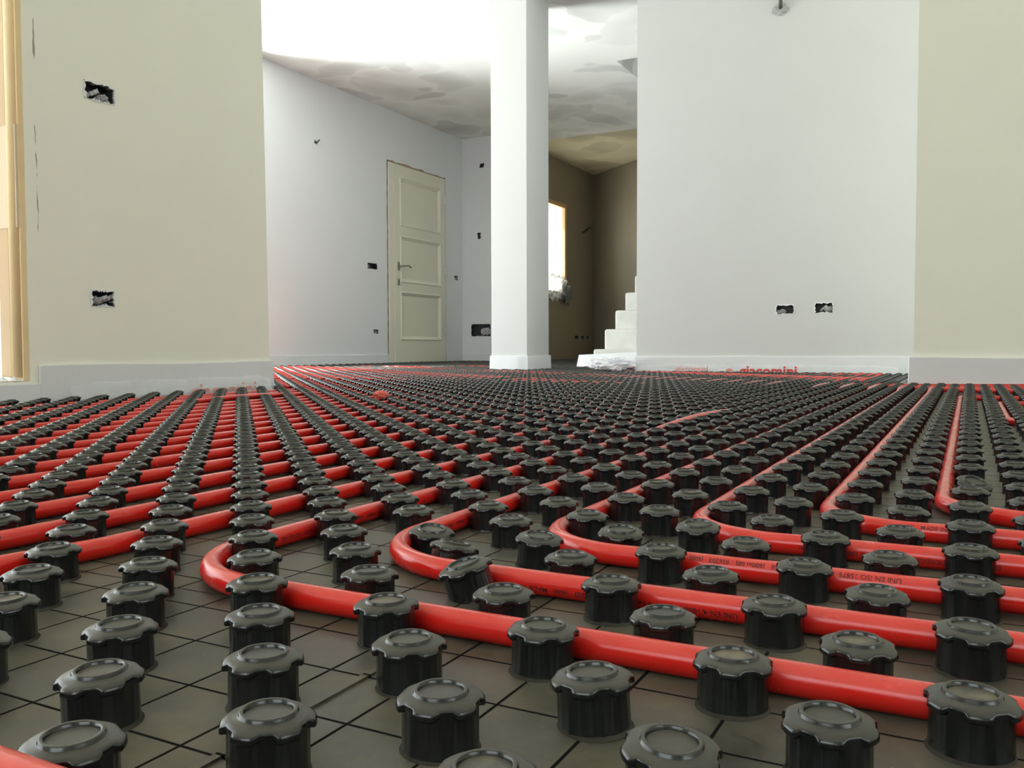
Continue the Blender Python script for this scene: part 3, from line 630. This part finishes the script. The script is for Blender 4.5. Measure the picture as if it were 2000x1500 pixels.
MAT_LABELS = {
    (-1, -1): 'black studded mat filling the bottom left corner, crossed by the lone corner pipe',
    (0, -1): 'black studded mat along the bottom edge, in front of the nearest bent pipe',
    (-2, 0): 'corner of black studded mat at the left edge, below the straight red pipes',
    (-1, 0): 'black studded mat under the two nearest pipe bends and the first straight pipes',
    (0, 0): 'black studded mat under the row of bent pipes running to the right edge',
    (-3, 1): 'sliver of black studded mat at the far left edge, before the window sill',
    (-2, 1): 'black studded mat under straight red pipes at the left edge, before the terrace window',
    (-1, 1): 'black studded mat in the middle, just behind the second and third pipe bends',
    (0, 1): 'black studded mat at the right edge, just behind the sixth pipe bend',
    (-3, 2): 'black studded mat against the low foam strip below the terrace window',
    (-2, 2): 'black studded mat in front of the faint lettering at the foot of the left wall',
    (-1, 2): 'black studded mat around the raised stretch of red pipe in mid floor',
    (0, 2): 'black studded mat at the right edge, between the sixth bend and the short loop',
    (-2, 3): 'black studded mat carrying the small pinkish red scrap',
    (-1, 3): 'black studded mat around the tip of the raised red pipe in mid floor',
    (0, 3): 'black studded mat under the near turn of the short pipe loop',
    (-1, 4): 'black studded mat one beyond the tip of the raised red pipe',
    (0, 4): 'black studded mat under the middle of the short pipe loop at the right edge'}
FULL_SHEET = None; FULL_FIELD = None; NEAR = []
FAR_LABELS = {}
PANEL_NAMES = {}
def sheet_mesh(i0, j0, cells):
    """slab with its top at ZS; whole when cells is None, else built from the open 50 mm cells; origin at the panel's corner"""
    m = MB(); t = 0.0009
    if cells is None:
        m.box(t, t, -ZS + 0.0005, 20 * U - t, 10 * U - t, 0); m.box(t, t, 0, 0.005, 10 * U - t, 0.0014)
    else:
        for (a, b, a1) in cells: m.box(a, b, -ZS + 0.0005, a1, b + U, 0)
    return m
for j0 in j0s:
    for i0 in i0s:
        x0, y0 = OX + i0 * U, OY + j0 * U
        pts = []
        for i in range(math.ceil(i0), math.ceil(i0 + 20)):
            for j in range(math.ceil(j0), math.ceil(j0 + 10)):
                if (i + j) % 2 == 0 and allowed(OX + i * U, OY + j * U): pts.append((i, j))
        if not pts: continue
        vis = []; dmin = 99
        for (i, j) in pts:
            px, py, f = to_cam(OX + i * U, OY + j * U)
            if f > 0.1 and -60 < px < 2060 and py < 1600: vis.append((i, j)); dmin = min(dmin, f)
            elif f > 0.1 and -700 < px < 2700: dmin = min(dmin, 50)
        if dmin > 60: continue
        full = all(allowed(x0 + a * U, y0 + b * U, 0.0) for a in (0, 5, 10, 15, 20) for b in (0, 2.5, 5, 7.5, 10))
        if full:
            if FULL_SHEET is None:
                o = sheet_mesh(i0, j0, None).obj('floor_heating_mat', SHEET); FULL_SHEET = o.data
            else: o = bpy.data.objects.new('floor_heating_mat', FULL_SHEET); C.objects.link(o)
        else:
            cells = []
            for b in range(10):
                run = None
                for a in range(21):
                    ok = a < 20 and allowed(x0 + (a + .5) * U, y0 + (b + .5) * U, -0.01)
                    if ok and run is None: run = a
                    if not ok and run is not None: cells.append((run * U, b * U, a * U)); run = None
            if not cells: continue
            o = sheet_mesh(i0, j0, cells).obj('floor_heating_mat', SHEET)
        o.location = (x0, y0, ZS)
        key = (round((i0 + 7.6) / 20), round((j0 - 8.5) / 10))
        if dmin < 2.45 and vis:
            NEAR.append((key, len(vis), to_cam(x0 + .5, y0 + .25)))
            tag(o, MAT_LABELS[key], 'floor heating mat', 'black studded heating mats'); PANEL_NAMES[key] = o
            for (i, j) in pts:
                s = bpy.data.objects.new('stud', STUD_ME); C.objects.link(s); s.parent = o
                s.location = (OX + i * U - x0, OY + j * U - y0, 0.0)
                rx, ry, dz = SPECIAL.get((i, j), (random.gauss(0, 0.7), random.gauss(0, 0.7), 0))
                s.rotation_euler = (math.radians(rx), math.radians(ry), 0); s.location.z = dz - 0.0003
                if (i, j) in SPECIAL and abs(rx) > 7: s['label'] = 'black stud knocked askew'
        else:
            if len(pts) == 100 and FULL_FIELD is not None:
                f_ = bpy.data.objects.new('stud_field', FULL_FIELD); C.objects.link(f_); f_.parent = o
            else:
                m = MB()
                for (i, j) in pts:
                    bx, by = OX + i * U - x0, OY + j * U - y0
                    n_ = len(m.v); m.v += [(bx + v[0], by + v[1], v[2]) for v in VL]; m.f += [tuple(q + n_ for q in f) for f in FL]; m.m += ML
                f_ = m.obj('stud_field', [STUD, DUST], o, True)
                if len(pts) == 100: FULL_FIELD = f_.data
            f_['kind'] = 'stuff'
            if not vis: z_ = 'out of the picture beside the near pipes'
            if x0 < -2.9 + 0.0 and y0 < 5.2: lab = 'black studded mat on the far floor left of the pillar, behind the left wall'
            elif y0 > 8.6: lab = 'black studded mat on the floor of the dim stair hall'
            elif y0 > 5.2: lab = 'black studded mat on the floor between the pillar and the door wall'
            elif x0 < -1.9: lab = 'black studded mat with straight red pipes along the foot of the left wall'
            elif x0 > -0.6: lab = 'black studded mat at the foot of the cream wall'
            else: lab = 'black studded mat in the middle distance between the left and right walls'
            tag(o, lab, 'floor heating mat', 'far heating mats: ' + lab[22:])


# ---------------------------------------------------------------- red pipes
PR = 0.0084; PZ = ZS + PR + 0.0004
def lx(i): return OX + i * U
def ly(j): return OY + j * U
def rounded(pts, R, lift=None):
    """polyline with rounded corners -> dense list of 3-D points"""
    P = [Vector(p) for p in pts]; out = [P[0]]
    for k in range(1, len(P) - 1):
        a, b, c_ = P[k - 1], P[k], P[k + 1]
        if abs((b - a).normalized().dot((c_ - b).normalized())) > 0.999: out.append(b); continue
        d1 = (a - b).normalized(); d2 = (c_ - b).normalized()
        r = R[k - 1] if isinstance(R, (list, tuple)) else R
        s, e = b + d1 * r, b + d2 * r; ctr = b + d1 * r + d2 * r; n = 14
        a0 = math.atan2((s - ctr).y, (s - ctr).x); a1 = math.atan2((e - ctr).y, (e - ctr).x)
        da = (a1 - a0 + math.pi) % (2 * math.pi) - math.pi
        for q in range(n + 1): out.append(ctr + Vector((math.cos(a0 + da * q / n), math.sin(a0 + da * q / n))) * r)
    out.append(P[-1]); res = []
    for k in range(len(out) - 1):
        a, b = out[k], out[k + 1]; L = (b - a).length; n = max(1, int(L / 0.10))
        for q in range(n): res.append(a.lerp(b, q / n))
    res.append(out[-1])
    return [Vector((p.x, p.y, PZ + (lift(p) if lift else 0))) for p in res]
def pipe(pts, R, label, group, lift=None, n=14):
    m = MB(); m.tube(rounded(pts, R, lift=lift), PR, n)
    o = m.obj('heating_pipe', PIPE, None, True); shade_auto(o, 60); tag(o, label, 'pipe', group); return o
def print_x(par, txt, size, xa, j, phi, flip=False):
    """lettering on a run along X (row j), on the side towards -Y, phi degrees up from horizontal; xa = the left end"""
    V, F = text_mesh(txt, size, 0.00004); W_ = max(v[0] for v in V); r = PR + 0.00012; vs = []
    for x, y in V:
        y -= size * 0.35
        if flip: x, y = W_ - x, -y
        a = math.radians(phi) + y / PR; vs.append((xa + x, ly(j) - r * math.cos(a), PZ + r * math.sin(a)))
    o = mesh_obj('printed_marking', vs, F, INK, par); o['label'] = 'black printed lettering'
def print_y(par, txt, size, ya, i, phi, flip=False):
    V, F = text_mesh(txt, size, 0.00004); W_ = max(v[0] for v in V); r = PR + 0.00012; vs = []
    for x, y in V:
        y -= size * 0.35
        if flip: x, y = W_ - x, -y
        a = math.radians(phi) + y / PR; vs.append((lx(i) + r * math.cos(a), ya + x, PZ + r * math.sin(a)))
    o = mesh_obj('printed_marking', vs, F, INK, par); o['label'] = 'black printed lettering'
FAR = [78.5, 76.5, 74.5, 72.5, 70.5, 62.5, 60.5]
ORD = ['nearest', 'second', 'third', 'fourth', 'fifth', 'sixth']
GB = 'red pipes bending in the foreground'
def fl(p):
    return 0.0062 * (1 + 0.5 * math.sin(p.x * 5 + p.y * 8)) if p.y > ly(68) else 0
def lift0(p):
    t = (p.y - ly(30)) / (ly(44) - ly(30)); return 0.010 * math.sin(math.pi * max(0, min(1, t))) if abs(p.x - lx(-12.5)) < 0.02 and p.y < ly(45) else fl(p)
RB = 0.085
BENDS = []
for k in range(6):
    i, j = -12.5 + 2 * k, 8.5 + 2 * k
    lab = 'red heating pipe whose right-angle bend is the %s of the row of bends' % ORD[k] if k else 'red heating pipe with the bend nearest the camera, lowest in the foreground'
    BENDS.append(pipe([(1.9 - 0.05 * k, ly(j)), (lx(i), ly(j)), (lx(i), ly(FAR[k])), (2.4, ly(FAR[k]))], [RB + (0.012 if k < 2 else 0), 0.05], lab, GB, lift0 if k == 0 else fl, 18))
pipe([(2.1, ly(42.5)), (lx(-0.5), ly(42.5)), (lx(-0.5), ly(56.5)), (2.1, ly(56.5))], [0.07, 0.05], 'short red pipe loop at the right edge, behind the bends', GB)
pipe([(1.2, ly(3.5)), (lx(-14.5), ly(3.5)), (lx(-14.5), ly(80.5)), (lx(-9), ly(80.5))], [RB, 0.05], 'red pipe cutting the bottom left corner, running outside the nearest bend', GB, lambda p: 0.011 * max(0, min(1, (ly(8) - p.y) / 0.12)), 18)
b = BENDS
print_x(b[1], 'UNI EN 4/10bar  Class 5/6 bar-6   (m 00) - 036203   (600)   MADE IN ITALY', 0.0052, -0.285, 10.5, -14, True)
print_x(b[2], 'UNI EN ISO 15875  Class 4/10bar   bar-6   (600m 00) - 036203   (600)   MADE IN ITALY', 0.005, -0.22, 12.5, 42, True)
print_x(b[3], '(1) - PERT/B-ANTIOSSIGENO   UNI EN ISO 15875   Class 4/10bar', 0.0052, -0.12, 14.5, -8, True)
print_x(b[4], '(600)   MADE IN ITALY', 0.0052, -0.05, 16.5, 38)
print_y(b[0], 'UNI EN ISO 15875  Class 4/10bar   bar-6   \u25c6   036203 - (600m)   MADE IN ITALY', 0.005, ly(11.0), -12.5, 0)
print_y(b[1], '4/10bar   (600m) - 036203   MADE IN ITALY', 0.005, ly(13.0), -10.5, 10)
GL = 'straight red pipes on the left'
def lift42(p):
    t = (p.y - ly(34)) / (ly(48) - ly(34)); return 0.011 * math.sin(math.pi * max(0, min(1, t)))
NUM = ['first', 'second', 'third', 'fourth', 'fifth', 'sixth', 'seventh', 'eighth', 'ninth', 'tenth', 'eleventh', 'twelfth', 'thirteenth', 'fourteenth', 'fifteenth', 'sixteenth', 'seventeenth']
for m_ in range(17):
    i = -16.5 - 2 * m_; y1 = 82.5 + 2 * m_
    lab = 'straight red pipe on the left, %s run counted from the bottom left corner pipe' % NUM[m_]
    if m_ < 12: pipe([(lx(i), -0.15), (lx(i), ly(y1)), (-0.42 if m_ > 0 else -0.5, ly(y1))] if y1 < 105.5 else [(lx(i), -0.15), (lx(i), ly(105))], 0.05, lab, GL, fl)
    else: pipe([(lx(i), -0.15), (lx(i), ly(80)), (lx(i), ly(106.5))], 0.05, lab, GL, lift42 if m_ == 13 else fl)
GF = 'hairpin pipes beyond the left wall'
for m_ in range(14):
    i = -50.5 - 4 * m_; y1 = 112.5 + 1.0 * (m_ % 3) * 6 if m_ > 4 else 102.5
    pipe([(lx(i), 2.78), (lx(i), ly(y1)), (lx(i - 2), ly(y1)), (lx(i - 2), 2.78)], 0.045, 'red pipe hairpin on the far floor beyond the end of the left wall', GF, fl, 10)
for m_ in range(5):
    j = 112.5 + 4 * m_
    pipe([(-2.3 + 0.1 * m_, ly(j)), (-4.4, ly(j))], 0.05, 'red pipe run across the floor behind the pillar', 'cross runs behind the pillar', fl, 10) if not 108 < j < 117 else None

# small pink red scrap lying on the studs
o = crumple('pipe_offcut', (-1.565, 2.14, 0.062), (0.012, 0.022, 0.009), 4, REDPL); tag(o, 'small pinkish red plastic scrap lying on the studs in the middle of the floor', 'scrap')
